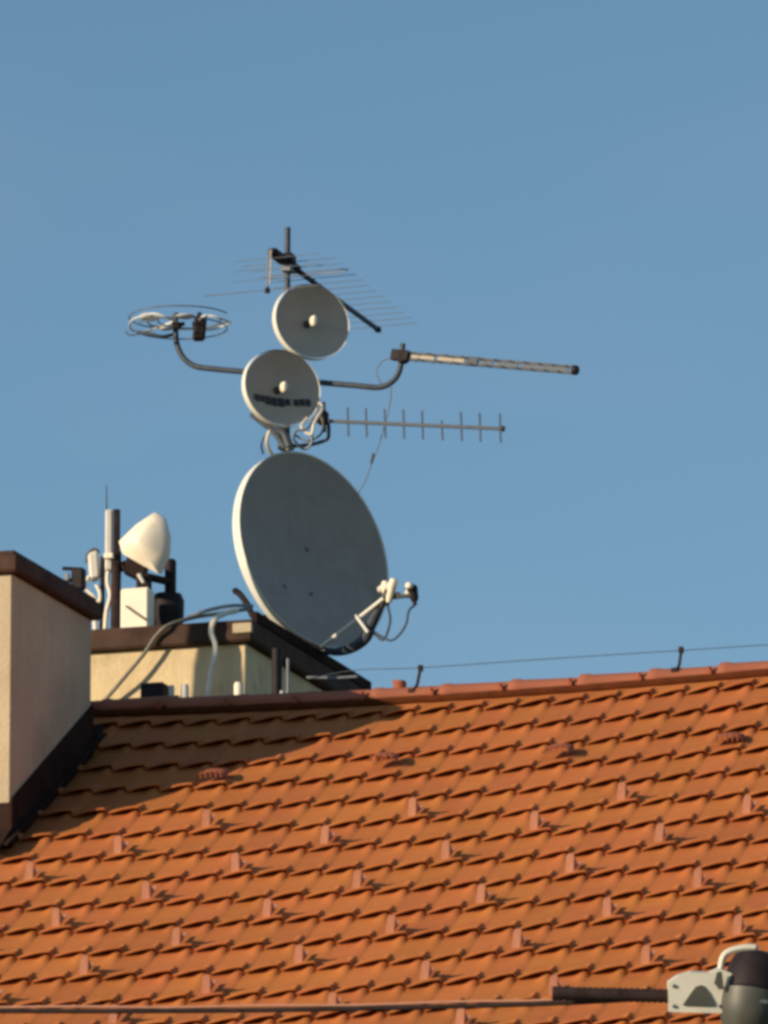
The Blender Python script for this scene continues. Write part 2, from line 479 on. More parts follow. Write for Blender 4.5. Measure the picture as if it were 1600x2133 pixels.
# snow guards: bent metal tabs every sixth tile, two tiles over on each course
def guard_mesh():
    """bent hook: strap on the tile, broad upright plate facing down the slope, brace behind it"""
    mb = MB()
    U_ = (NR * 0.95 + A * 0.20 + DN * 0.05).normalized()
    mb.box(NR * 0.004 - DN * 0.07, A * 0.014, DN * 0.075, NR * 0.002)
    pr = [(-0.022, 0.0), (0.018, 0.0), (0.019, 0.078), (0.015, 0.092), (0.0, 0.098), (-0.016, 0.092), (-0.022, 0.078)]
    vs = [A * x + U_ * y + DN * (sgn * 0.002 - 0.004 * math.sin(y * 30)) for sgn in (-1, 1) for x, y in pr]
    n = len(pr)
    mb.add(vs, [tuple(range(n - 1, -1, -1)), tuple(range(n, 2 * n))] + [(i, i + n, (i + 1) % n + n, (i + 1) % n) for i in range(n)])
    tri = [(-0.003, 0.08), (-0.09, 0.004), (-0.003, 0.004)]
    vs = [DN * x + U_ * y + A * (0.0155 + sgn * 0.0012) for sgn in (-1, 1) for x, y in tri]
    mb.add(vs, [(0, 1, 2), (5, 4, 3), (0, 3, 4, 1), (1, 4, 5, 2), (2, 5, 3, 0)])
    return mb
gq = None
ga0, gb0, _ = loc(PRF(431, 1721)); gs0 = -gb0 / cp
print('guard phase', (gs0 - ROW0) / G, (ga0 - ph_a) / WP)
for r in range(0, 12):
    for c in range(-24, 26):
        if (c + 2 * r) % 6: continue
        a = ga0 + c * WP; s_ = gs0 + G * r
        if a < -3.6 or a > 1.9: continue
        p = W(a, 0, sag(a)) + DN * s_ + NR * 0.022
        if (p - s0).dot(A) < 0.12 and s_ < 2.25: continue
        if gq is None:
            mb = guard_mesh(); me = bpy.data.meshes.new('snow_guard'); me.from_pydata([tuple(v) for v in mb.v], [], mb.f); me.materials.append(M['guard'])
            gq = bpy.data.objects.new('snow_guard', me); o = gq
        else: o = gq.copy()
        col.objects.link(o); o.parent = roof; o.location = p - house.location
        o.rotation_euler = (random.uniform(-.05, .05), random.uniform(-.05, .05), random.uniform(-.06, .06))

# vent tiles near the ridge
vq = None
for (px, py) in ((445, 1612), (800, 1578), (1165, 1560), (1520, 1537)):
    p0 = PRF(px, py + 14)
    if vq is None:
        mb = MB()
        n = 10; vs = []
        for (x, k) in ((-0.09, 0.05), (-0.05, 0.75), (0.0, 1.0), (0.035, 1.0)):
            for j in range(n + 1):
                t = math.pi * j / n
                vs.append(DN * x - A * (math.cos(t) * 0.075 * (0.7 + 0.3 * k)) + NR * (math.sin(t) * 0.034 * k + 0.022))
        fs = [(i * (n + 1) + j, i * (n + 1) + j + 1, (i + 1) * (n + 1) + j + 1, (i + 1) * (n + 1) + j) for i in range(3) for j in range(n)]
        mb.add(vs, fs)
        for j in range(-2, 3):
            mb.box(DN * 0.03 + A * (j * 0.026) + NR * 0.043, A * 0.003, DN * 0.003, NR * 0.017)
        me = bpy.data.meshes.new('vent_tile'); me.from_pydata([tuple(v) for v in mb.v], [], mb.f); me.materials.append(M['vent'])
        vq = bpy.data.objects.new('vent_tile', me); o = vq
    else: o = vq.copy()
    col.objects.link(o); o.parent = roof; o.location = p0 - house.location

# ------------------------------------------------------------------ front chimney (left)
a1, b1, z1 = loc(s0)
bk = loc(PA(190, 1400, a1))[1]
ztop = loc(hit(20, 1195, B, W(a1, b1, 0)))[2]
a1l = a1 - 1.7
mb = MB()
zb = z1 - 0.6
mb.box(W((a1 + a1l) / 2, (b1 + bk) / 2, (zb + ztop) / 2), A * ((a1 - a1l) / 2), B * ((bk - b1) / 2), Z * ((ztop - zb) / 2), 0.006)
ch1 = mb.build('chimney', M['plaster_grey'], house)
ch1['label'] = 'tall front chimney with its right face in shade'
CT = 0.088
mb = MB()
mb.box(W((a1 + a1l) / 2, (b1 + bk) / 2, ztop + CT / 2 + 0.002), A * ((a1 - a1l) / 2 + 0.045), B * ((bk - b1) / 2 + 0.045), Z * (CT / 2), 0.012)
mb.box(W((a1 + a1l) / 2, (b1 + bk) / 2, ztop + CT + 0.014), A * ((a1 - a1l) / 2 + 0.02), B * ((bk - b1) / 2 + 0.02), Z * 0.012, 0.006)
mb.build('cap', M['cap'], ch1)
# flashing: upstand that follows the slope, and the tray lying on the tiles
def roofz(b): return b * TP
mb = MB()
up = 0.21; t = 0.012
pb = [b1 - 0.012, bk + 0.30]
def slab(pts, n, th):
    mb.add([p + n * k for k in (0, th) for p in pts], [tuple(range(len(pts) - 1, -1, -1)), tuple(range(len(pts), 2 * len(pts)))] +
           [(i, (i + 1) % len(pts), (i + 1) % len(pts) + len(pts), i + len(pts)) for i in range(len(pts))])
slab([W(a1 + 0.002, b1 - 0.014, roofz(b1) - 0.1), W(a1 + 0.002, bk, roofz(bk) - 0.1), W(a1 + 0.002, bk, roofz(bk) + up + 0.05), W(a1 + 0.002, b1 - 0.014, roofz(b1) + up + 0.02)], A, t)
slab([W(a1l, b1 - 0.002, roofz(b1) - 0.1), W(a1 + 0.01, b1 - 0.002, roofz(b1) - 0.1), W(a1 + 0.01, b1 - 0.002, roofz(b1) + 0.22), W(a1l, b1 - 0.002, roofz(b1) + 0.22)], -B, t)
slab([W(a1l, bk, roofz(bk)), W(a1 + 0.014, bk, roofz(bk)), W(a1 + 0.014, bk + 0.16, roofz(bk + 0.16) + 0.07), W(a1l, bk + 0.16, roofz(bk + 0.16) + 0.07)], Z, 0.03)
slab([W(a1 + 0.014, b1 - 0.15, roofz(b1 - 0.15) + 0.07), W(a1 + 0.045, b1 - 0.15, roofz(b1 - 0.15) + 0.068), W(a1 + 0.055, bk + 0.1, roofz(bk + 0.1) + 0.068), W(a1 + 0.014, bk + 0.1, roofz(bk + 0.1) + 0.07)], Z, 0.008)
slab([W(a1l, b1 - 0.2, roofz(b1 - 0.2) + 0.066), W(a1 + 0.014, b1 - 0.2, roofz(b1 - 0.2) + 0.066), W(a1 + 0.014, b1 - 0.01, roofz(b1) + 0.09), W(a1l, b1 - 0.01, roofz(b1) + 0.09)], Z, 0.008)
mb.build('flashing', M['flash'], ch1)
zcap1 = ztop + CT + 0.026

# ------------------------------------------------------------------ rear chimney (low, behind the ridge)
D2 = 1.0
a2 = loc(PB(512, 1400, D2))[0]
z2 = loc(PB(512, 1340, D2))[2]
a2l = loc(PB(140, 1400, D2))[0]
b2 = D2 + 2.0
mb = MB()
mb.box(W((a2 + a2l) / 2, (D2 + b2) / 2, z2 / 2 - 0.6), A * ((a2 - a2l) / 2), B * ((b2 - D2) / 2), Z * (z2 / 2 + 0.6), 0.006)
ch2 = mb.build('chimney', M['plaster'], house)
ch2['label'] = 'low cream rear chimney behind the ridge'
mb = MB()
CT2 = 0.115
mb.box(W((a2 + a2l) / 2, (D2 + b2) / 2, z2 + CT2 / 2 + 0.002), A * ((a2 - a2l) / 2 + 0.05), B * ((b2 - D2) / 2 + 0.05), Z * (CT2 / 2), 0.012)
mb.build('cap', M['cap'], ch2)
zt2 = z2 + CT2 + 0.002
mb = MB().box(W(a2 + 0.028, (D2 + 0.06 + b2 + 0.02) / 2, z2 + CT2 + 0.034), A * 0.018, B * ((b2 + 0.02 - D2 - 0.06) / 2), Z * 0.031, 0.006)
mb.build('cap_upstand', M['flash'], ch2)
# short pale mortar block showing beneath the cap corner
mb = MB().box(W(a2 - 0.0, D2 - 0.052, z2 + 0.070), A * 0.052, B * 0.012, Z * 0.026, 0.004)
mb.build('mortar_patch', M['plaster_grey'], ch2)

# flue on the front chimney, outside the left edge of the picture; its shadow falls on the rear chimney
def flue(px, py, back, r0, r1, zlo, zhi):
    P = PB(px, py, D2)
    ts = to_sun
    q = P + ts * (back / (-(ts.dot(B))))
    return q
qf = flue(455, 1400, 2.0, 0, 0, 0, 0)
fa, fb, fz = loc(qf)
mb = MB()
base = W(fa, fb, zcap1 - 0.01)
mb.lathe(base, Z, [(0.0, 0), (0.13, 0), (0.12, 0.2), (0.10, fz - zcap1 + 0.02), (0.07, fz - zcap1 + 0.22), (0.065, fz - zcap1 + 0.4), (0, fz - zcap1 + 0.4)], 24)
mb.lathe(base + Z * (fz - zcap1 + 0.45), Z, [(0.0, 0.07), (0.13, 0.0), (0.13, -0.01), (0, -0.01)], 24)
for k in range(3):
    an = k * 2.094; mb.tube([base + Z * (fz - zcap1 + 0.35) + V((math.cos(an), math.sin(an), 0)) * 0.06, base + Z * (fz - zcap1 + 0.45) + V((math.cos(an), math.sin(an), 0)) * 0.06], 0.006, 6)
mb.build('flue_pipe', M['galv'], ch1, True)
print('flue at', fa - a1l, fa - a1, fb - b1, bk - b1, fz, zcap1)

# dark cowl on the rear chimney
def T(px, py, b): return PB(px, py, b)
bc = D2 + 0.35
cb = PB(350, 1300, bc); cb = W(loc(cb)[0], bc, zt2)
mb = MB()
hh = loc(PB(350, 1238, bc))[2] - zt2
hp = loc(PB(356, 1165, bc))[2] - zt2
mb.lathe(cb, Z, [(0, 0), (0.072, 0), (0.072, hh * .25), (0.084, hh * .45), (0.086, hh * 0.85), (0.07, hh), (0, hh)], 20)
mb.lathe(cb + A * 0.012, Z, [(0, hh - 0.01), (0.031, hh - 0.01), (0.031, hp - 0.01), (0.022, hp), (0, hp)], 16)
mb.build('cowl', M['black'], ch2, True)

# ------------------------------------------------------------------ main mast
BM = D2 + 1.35
mp = PB(598, 900, BM); am = loc(mp)[0]
mast_top = loc(PB(599, 474, BM))[2]
mast = thing('antenna_mast', W(am, BM, zt2), 'tall grey steel mast on the rear chimney carrying two bent side arms', 'mast')
mb = MB().tube([W(am, BM, zt2 - 0.01), W(am, BM, mast_top)], 0.0165, 14)
mb.build('pole', M['steel'], mast, True)
mb = MB().box(W(am, BM, zt2 + 0.008), A * 0.09, B * 0.09, Z * 0.006, 0.003)
for i in (-1, 1):
    for j in (-1, 1): mb.tube([W(am + i * .065, BM + j * .065, zt2 + 0.012), W(am + i * .065, BM + j * .065, zt2 + 0.03)], 0.008, 6)
mb.build('base_plate', M['steel'], mast)
def MP(px, py, db=0.0): return PB(px, py, BM + db)
for (pts, nm) in (([(598, 783), (505, 774), (440, 768), (405, 762), (382, 745), (369, 718), (366, 690), (366, 652)], 'arm'),
                  ([(598, 788), (670, 797), (740, 803), (785, 807), (810, 800), (828, 782), (836, 755), (839, 716)], 'arm')):
    p3 = [MP(x, y, 0.035) for x, y in pts]
    if pts[-1][0] < 500: la_top = p3[-1]
    else: ra_top = p3[-1]
    MB().tube(curve(p3, 6), 0.0155, 12).build(nm, M['steel'], mast, True)
for (y0) in (783, 870, 560):
    MB().box(MP(600, y0, 0.0), A * 0.028, B * 0.04, Z * 0.02, 0.004).build('clamp', M['galv'], mast)

# ------------------------------------------------------------------ dishes
def frame(psi, tau):
    n = V((math.sin(psi) * math.cos(tau), -math.cos(psi) * math.cos(tau), math.sin(tau)))
    h = V((math.cos(psi), math.sin(psi), 0)); v = h.cross(n) * -1
    v = n.cross(h)
    if v.z < 0: v = -v
    return n, h, v
def bowl(c, n, h, v, rx, ry, depth, flange, fr=0.0, nr=14, na=72):
    """front paraboloid, rolled rim and flange turned back, and a back skin"""
    mb = MB(); vs = []; fs = []
    prof = [(k / nr, depth * ((k / nr) ** 2 - 1)) for k in range(0, nr + 1)]
    prof[0] = (0.001, -depth)
    back = [(p[0] * 0.985, p[1] - 0.012) for p in prof]
    back = [b for b in back][::-1]
    allp = prof + back
    for r, z in allp:
        for k in range(na):
            t = 2 * math.pi * k / na
            vs.append(c + h * (rx * r * math.cos(t)) + v * (ry * r * math.sin(t)) + n * z)
    for i in range(len(allp) - 1):
        for k in range(na):
            j = (k + 1) % na
            fs.append((i * na + k, i * na + j, (i + 1) * na + j, (i + 1) * na + k))
    mb.add(vs, fs)
    rim = MB(); vs = []; fs = []
    pr = [(0.988, 0.003), (1.0, 0.006), (1.0, 0.0), (1.0, -flange), (0.992, -flange - 0.004), (0.985, -flange), (0.985, 0.0)]
    e = 0.008
    for s_, z in pr:
        for k in range(na):
            t = 2 * math.pi * k / na
            vs.append(c + h * ((rx * s_ + e) * math.cos(t)) + v * ((ry * s_ + e) * math.sin(t)) + n * z)
    m = len(pr)
    for i in range(m):
        for k in range(na):
            j = (k + 1) % na
            fs.append((i * na + k, i * na + j, ((i + 1) % m) * na + j, ((i + 1) % m) * na + k))
    rim.add(vs, fs)
    return mb, rim

# large offset satellite dish
n, h, v = frame(R(40), R(12))
cD = MP(654, 1145, -0.14)
sat = thing('satellite_dish', W(am, BM, loc(cD)[2]), 'large grey oval satellite dish with white rim, lowest on the mast', 'satellite dish')
mb, rm = bowl(cD, n, h, v, 0.500, 0.556, 0.085, 0.055)
refl = mb.build('reflector', M['dish'], sat, True)
rm.build('rim', M['rim'], sat, True)
for (px, py) in ((660, 1133), (607, 1213), (665, 1228)):
    p = hit(px, py, n, cD)
    q = (p - cD); rr = (q.dot(h) / 0.498) ** 2 + (q.dot(v) / 0.545) ** 2
    p = p + n * (0.085 * (rr - 1) + 0.002)
    MB().lathe(p, n, [(0, 0.006), (0.006, 0.006), (0.011, 0.001), (0.011, -0.004)], 10).build('bolt', M['bolt'], refl, True)
mb = MB().box(cD - n * 0.14, h * 0.09, v * 0.12, n * 0.02, 0.006)
mb.tube([cD - n * 0.14, W(am, BM, loc(cD)[2])], 0.03, 10)
mb.box(W(am, BM, loc(cD)[2]), A * 0.035, B * 0.035, Z * 0.07, 0.008)
mb.tube(curve([cD - n * .13 - v * .25 - h * .05, MP(540, 1290, .05), MP(515, 1258, .1), MP(500, 1238, .12), MP(486, 1228, .12)], 5), [0.018] * 20 + [0.012], 8)
mb.build('bracket', M['black'], sat, True)
# feed arm
pbm = cD - v * 0.52 - n * 0.02 + h * 0.0
lf = cD - v * 0.30 + n * 0.62                     # focus region
LB = loc(cD)[1] - 0.30
def LP(px, py, k=0.0):  # points on the feed arm: blend in depth from dish bottom to the LNB
    return PB(px, py, LB + k)
b_bot = loc(pbm)[1]
tip_b = b_bot - 0.40
def FA(px, py):
    t = min(1, max(0, (px - 680) / 140))
    return PB(px, py, b_bot + (tip_b - b_bot) * t)
mb = MB().tube([FA(680, 1354) - B * 0.09, FA(742, 1303) - B * 0.07, FA(788, 1262) - B * 0.04, FA(812, 1236)], 0.0105, 8)
mb.build('feed_arm', M['rim'], sat, True)
mb = MB().tube(curve([FA(655, 1352), FA(700, 1358), FA(737, 1348), FA(762, 1328), FA(774, 1300), FA(792, 1262), FA(802, 1240)], 5), [0.014 + 0.016 * math.sin(math.pi * i / 30) for i in range(31)], 10)
mb.build('feed_arm', M['steel'], sat, True)
mb = MB().tube([FA(751, 1288) - B * 0.09, FA(774, 1322) - B * 0.06], 0.0085, 8)
mb.build('strut', M['rim'], sat, True)
holder = MB().box(FA(815, 1240), A * 0.05, B * 0.018, Z * 0.012, 0.004)
holder.tube([FA(795, 1262), FA(808, 1232)], 0.02, 8)
holder.build('lnb_holder', M['lampgrey'], sat)
def lnb(px0, py0, px1, py1, r, m, db):
    p0, p1 = FA(px0, py0) + B * db, FA(px1, py1) + B * db
    ax = (p1 - p0).normalized(); L_ = (p1 - p0).length
    mbx = MB().lathe(p0, ax, [(0, -0.012), (r * .8, -0.010), (r * 1.1, 0.0), (r * 1.1, 0.02), (r, 0.026), (r * .92, L_ - 0.02), (r * .7, L_), (0, L_)], 16)
    o = mbx.build('lnb', m, sat, True)
    MB().tube([p1 - ax * 0.01, p1 + ax * 0.02 - A * 0.004], r * .45, 8).build('connector', M['black'], o, True)
    # feed horn cap facing the reflector
    MB().lathe(p0 + ax * 0.02, -n, [(0, 0.05), (r * .9, 0.047), (r * 1.05, 0.03), (r * .8, 0)], 14).build('feed_cap', M['white'], o, True)
    return p1 + ax * 0.02
e1 = lnb(800, 1212, 798, 1234, 0.020, M['cream'], 0.03)
e2 = lnb(823, 1211, 812, 1256, 0.021, M['cream'], -0.02)
e3 = lnb(856, 1222, 862, 1250, 0.026, M['black'], 0.02)
MB().lathe(FA(855, 1222) - B * 0.025, -B, [(0.0, 0.02), (0.014, 0.017), (0.02, 0.006), (0.02, -0.01)], 14).build('feed_cap', M['cream'], sat, True)
mb = MB().tube([FA(815, 1245), FA(858, 1240)], 0.011, 8); mb.build('lnb_bracket', M['lampgrey'], sat, True)
mb = MB().tube(curve([e2, FA(813, 1290), FA(807, 1318), FA(798, 1333), FA(785, 1325), FA(768, 1305)], 6), 0.0065, 8)
mb.build('cable', M['steel'], sat, True)
mb = MB().tube(curve([e3, FA(852, 1272), FA(846, 1300), FA(832, 1322), FA(815, 1334), FA(795, 1326), FA(772, 1310)], 6), 0.0065, 8)
mb.build('cable', M['steel'], sat, True)

# two round radio-link dishes
def radio(px, py, r, psi, tau, lab, db, mark=False):
    n, h, v = frame(R(psi), R(tau))
    c = MP(px, py, db)
    t = thing('dish_antenna', W(am, BM, loc(c)[2]), lab, 'dish antenna', 'round radio dishes on the mast')
    mb, rm = bowl(c, n, h, v, r * 1.09, r, 0.062, 0.034)
    rf = mb.build('reflector', M['radio'], t, True)
    rm.build('rim', M['rim'], t, True)
    mb = MB().lathe(c - n * 0.062, n, [(0, 0), (0.022, 0.0), (0.020, 0.010), (0.014, 0.016), (0.013, 0.055), (0, 0.055)], 16)
    fd = mb.build('feed', M['lampgrey'], t, True)
    MB().lathe(c - n * 0.004, n, [(0, 0), (0.014, 0.0), (0.020, 0.010), (0.020, 0.034), (0.014, 0.044), (0, 0.047)], 18, h, 0.9, 1.5).build('feed_cap', M['cream'], t, True)
    mb = MB().box(c - n * 0.10, h * 0.05, v * 0.055, n * 0.035, 0.01)
    mb.tube([c - n * 0.10, W(am, BM, loc(c)[2])], 0.022, 10)
    mb.box(W(am, BM, loc(c)[2]), A * 0.032, B * 0.032, Z * 0.045, 0.006)
    mb.build('bracket', M['steel'], t)
    return t, rf, c, n, h, v
t1, _, _, _, _, _ = radio(650, 670, 0.199, 29, 2, 'upper round radio dish, plain faced with a white centre feed', -0.06)
t2, rf2, c2, n2, h2, v2 = radio(588, 808, 0.203, 29, 2, 'lower round radio dish with dark lettering band across its lower half', -0.20, True)
# printed marking band: unreadable dark blocks following the bowl
mb = MB()
blocks = [(-0.78, -0.57), (-0.54, -0.42), (-0.40, -0.21), (-0.19, -0.02), (0.00, 0.19), (0.21, 0.36), (0.44, 0.58), (0.60, 0.72), (0.74, 0.86)]
rD = 0.203
for (x0, x1) in blocks:
    N_ = 4
    ys0 = -0.20 + random.uniform(-.012, .012) ; hgt = 0.25 if -0.45 < x0 < 0.2 else 0.19
    vs = []
    for i in range(N_ + 1):
        x = x0 + (x1 - x0) * i / N_
        for y in (ys0 - hgt, ys0):
            vs.append(c2 + h2 * (rD * x) + v2 * (rD * y) + n2 * (0.062 * (x * x + y * y - 1) + 0.0025))
    mb.add(vs, [(2 * i, 2 * i + 2, 2 * i + 3, 2 * i + 1) for i in range(N_)])
mb.build('marking', M['mark'], rf2)

# under the lower radio dish: dark bracket tongue, cable loops
mk = thing('mounting_bracket', MP(598, 930, 0.0), 'dark steel bracket with hooked tail under the lower radio dish', 'bracket')
mb = MB()
for pts, r in (([(525, 862), (545, 878), (572, 900), (594, 932)], 0.018), ([(575, 895), (592, 903), (603, 930)], 0.022)):
    mb.tube(curve([MP(x, y, -0.12) for x, y in pts], 4), r, 8)
mb.build('tongue', M['steel'], mk, True)
MB().tube(curve([MP(684, 880, -.02), MP(685, 900, -.02), MP(682, 914, -.02), MP(664, 922, -.02), MP(640, 927, -.02), MP(600, 930, 0)], 5), 0.010, 8).build('hook', M['steel'], mk, True)
MB().box(MP(596, 930, -.02), A * 0.04, B * 0.03, Z * 0.02, 0.006).build('clamp', M['galv'], mk)
def cable(pts, r, m, lab, cat='cable', group=None, k=6):
    p = curve(pts, k)
    mb = MB().tube(p, r, 8)
    return single(mb, 'cable', m, p[-1], lab, cat, group)
cable([MP(600, 925, -.05), MP(575, 903, -.08), MP(557, 903, -.1), MP(545, 925, -.1), MP(548, 945, -.03)], 0.0055, M['steel'], 'thin dark cable looping at the top left of the large dish')
cable([MP(600, 935, -.05), MP(583, 915, -.1), MP(567, 894, -.12), MP(556, 915, -.12), MP(562, 940, -.05), MP(575, 952, 0)], 0.010, M['wcable'], 'thick white cable looping at the top left of the large dish')
cable([MP(640, 870, -.12), MP(628, 890, -.15), MP(648, 905, -.15), MP(655, 880, -.15), MP(672, 850, -.1), MP(664, 838, -.1)], 0.0080, M['wcable'], 'white cable curling beside the short yagi mount')
cable([MP(655, 868, -.12), MP(640, 893, -.16), MP(618, 897, -.16), MP(612, 915, -.15), MP(632, 935, -.1), MP(648, 925, -.1), MP(650, 900, -.1)], 0.0075, M['galv'], 'grey tangled cable just above the top of the large dish')
cable([MP(664, 842, -.12), MP(662, 860, -.12), MP(673, 880, -.13), MP(668, 905, -.1), MP(640, 918, -.08), MP(612, 905, -.06)], 0.006, M['gcable'], 'thin grey cable drooping below the short yagi mount')

# ------------------------------------------------------------------ ring antenna on the left arm
rc = MP(375, 672, 0.035)
rg = thing('ring_antenna', la_top - Z * 0.02, 'ring antenna with pale plastic body and hanging black box on left arm', 'antenna')
zc = loc(rc)[2]
for (r_, dz, g0, g1, dx) in ((0.275, 0.028, 20, 338, 0), (0.255, -0.030, 205, 520, 0.0), (0.17, 0.01, -20, 200, 0.05)):
    pts = [rc + V((math.cos(R(g0 + (g1 - g0) * k / 40)) * r_ + dx, math.sin(R(g0 + (g1 - g0) * k / 40)) * r_, dz)) for k in range(41)]
    MB().tube(pts, 0.0040, 8).build('loop', M['alu'], rg, True)
mb = MB()
# pale moulded body: two flattened lobes
for (px, py, ax, ay, az_) in ((312, 660, 0.060, 0.06, 0.020), (386, 659, 0.055, 0.05, 0.012), (345, 684, 0.035, 0.03, 0.011)):
    c = MP(px, py, 0.0); vs = []; fs = []
    nu, nv = 16, 8
    for i in range(nv + 1):
        th = math.pi * i / nv
        for k in range(nu):
            ph = 2 * math.pi * k / nu
            vs.append(c + V((math.sin(th) * math.cos(ph) * ax, math.sin(th) * math.sin(ph) * ay, math.cos(th) * az_)))
    for i in range(nv):
        for k in range(nu):
            j = (k + 1) % nu; fs.append((i * nu + k, (i + 1) * nu + k, (i + 1) * nu + j, i * nu + j))
    mb.add(vs, fs)
mb.build('housing', M['clear'], rg, True)
for (px, py, rx_, ry_, rot) in ((318, 672, 0.125, 0.15, 8), (338, 668, 0.085, 0.12, -6), (448, 672, 0.085, 0.14, 0)):
    c_ = MP(px, py, 0.02)
    pts = [c_ + V((math.cos(2 * math.pi * k / 32) * rx_, math.sin(2 * math.pi * k / 32) * ry_, 0.012 * math.sin(4 * math.pi * k / 32) + rx_ * math.cos(2 * math.pi * k / 32) * math.sin(R(rot)))) for k in range(33)]
    MB().tube(pts, 0.0062, 8).build('loop', M['clear'], rg, True)
MB().tube(curve([MP(290, 692, -.05), MP(315, 696, -.06), MP(338, 701, -.05), MP(360, 697, 0)], 5), 0.0095, 8).build('dipole', M['steel'], rg, True)
MB().tube(curve([MP(262, 690, -.05), MP(270, 698, -.05), MP(290, 696, -.05)], 4), 0.004, 8).build('dipole', M['steel'], rg, True)
c = MP(416, 684, -0.02)
mb = MB().box(c, V((0.034, 0, 0)), V((0, 0.03, 0)), V((0.006, 0, 0.068)), 0.012)
mb.box(c + V((-.02, 0, 0.015)), V((0.02, 0, 0)), V((0, 0.02, 0)), V((0, 0, 0.025)), 0.008)
mb.tube([c + V((0, 0, .06)), c + V((-.003, 0, .088))], 0.012, 8)
mb.build('amplifier_box', M['black'], rg)
mb = MB().box(MP(368, 678, 0.03), A * 0.022, B * 0.022, Z * 0.016, 0.004)
mb.tube([MP(366, 678, .03), MP(384, 674, .03)], 0.012, 8)
mb.build('clamp', M['brown'], rg)

# ------------------------------------------------------------------ boom antenna on the right arm (log-periodic)
lp = thing('log_periodic_antenna', ra_top - Z * 0.05, 'long twin-boom log-periodic antenna with dark end cap on the right arm', 'antenna')
def RB(px, py): 
    t = (px - 815) / 385
    return PB(px, py, BM + 0.03 - 0.10 * t)
q0, q1 = RB(818, 739), RB(1198, 771)
dirb = (q1 - q0).normalized(); ln = (q1 - q0).length
upb = (Z - dirb * dirb.z).normalized(); sdb = dirb.cross(upb)
for off, nm in ((0.0165, 'boom'), (-0.0165, 'boom')):
    MB().box((q0 + q1) / 2 + upb * off, dirb * (ln / 2), upb * 0.0068, sdb * 0.008).build(nm, M['steel'] if off > 0 else M['steel'], lp)
for (x0, x1) in ((858, 905), (912, 968), (1003, 1028), (1036, 1080), (1086, 1185)):
    t0 = (x0 - 818) / 380 * ln; t1 = (x1 - 818) / 380 * ln
    MB().box(q0 + dirb * ((t0 + t1) / 2), dirb * ((t1 - t0) / 2), upb * 0.0092, sdb * 0.004).build('spacer', M['radio'] if x0 < 950 else M['bluegrey'], lp)
t0 = (985 - 818) / 380 * ln
MB().box(q0 + dirb * t0, dirb * 0.035, upb * 0.0245, sdb * 0.011, 0.003).build('joint', M['steel'], lp)
MB().lathe(q1 - dirb * 0.012, dirb, [(0, 0), (0.026, 0), (0.027, 0.02), (0.02, 0.03), (0, 0.03)], 18).build('end_cap', M['black'], lp, True)
MB().box(q0 + dirb * 0.048, dirb * 0.052, upb * 0.029, sdb * 0.022, 0.005).build('terminal_box', M['black'], lp)
x = 0.12; k = 0
while x < ln - 0.03:
    L_ = 0.062 * (1 - 0.6 * x / ln)
    for sg in (-1, 1):
        off = 0.0165 * (1 if (k % 2 == 0) == (sg > 0) else -1)
        c = q0 + dirb * x + upb * off
        MB().tube([c, c + sdb * sg * L_], 0.003, 6).build('element', M['steel'], lp, True)
    x += 0.055 * (1 - 0.35 * x / ln); k += 1
MB().box(MP(839, 745, 0.03), A * 0.02, B * 0.03, Z * 0.03, 0.004).build('clamp', M['black'], lp)

# ------------------------------------------------------------------ short vertical yagi
sy = thing('short_yagi_antenna', MP(672, 878, -0.05), 'short yagi antenna with vertical rods just above the large dish', 'antenna')
def SY(px, py): return PB(px, py, BM - 0.06 - 0.08 * (px - 672) / 370)
y0, y1 = SY(660, 876), SY(1048, 893)
dy = (y1 - y0).normalized(); uy = (Z - dy * dy.z).normalized(); sy_ = dy.cross(uy)
MB().box((y0 + y1) / 2, dy * ((y1 - y0).length / 2), uy * 0.0085, sy_ * 0.0085).build('boom', M['steel'], sy)
MB().box(y1, dy * 0.008, uy * 0.014, sy_ * 0.012, 0.003).build('end_cap', M['black'], sy)
for px in (725, 763, 802, 841, 880, 921, 961, 1000, 1042):
    yy = 878.5 + (px - 690) / 358 * 14.5
    top = 31 if px != 921 else 12
    MB().tube([SY(px + 1.2, yy + 29), SY(px - 1.0, yy - top)], 0.0048, 8).build('element', M['steel'], sy, True)
mb = MB().box(SY(672, 870), A * 0.030, B * 0.03, Z * 0.038, 0.012)
mb.tube([SY(674, 838), SY(676, 900)], 0.010, 8)
mb.build('clamp', M['black'], sy)
MB().box(SY(667, 868) - B * 0.034, A * 0.006, B * 0.004, Z * 0.02, 0.002).build('bolt', M['brown'], sy)

# ------------------------------------------------------------------ top yagi, boom running away to the right
ty = thing('long_yagi_antenna', W(am, BM, loc(MP(598, 545))[2]), 'long yagi antenna of thin rods topmost on the mast, pointing away', 'antenna')
zy = loc(MP(600, 541, 0.03))[2]
Y0 = hit(562, 518, Z, W(0, 0, zy)); Y1 = hit(788, 686, Z, W(0, 0, zy))
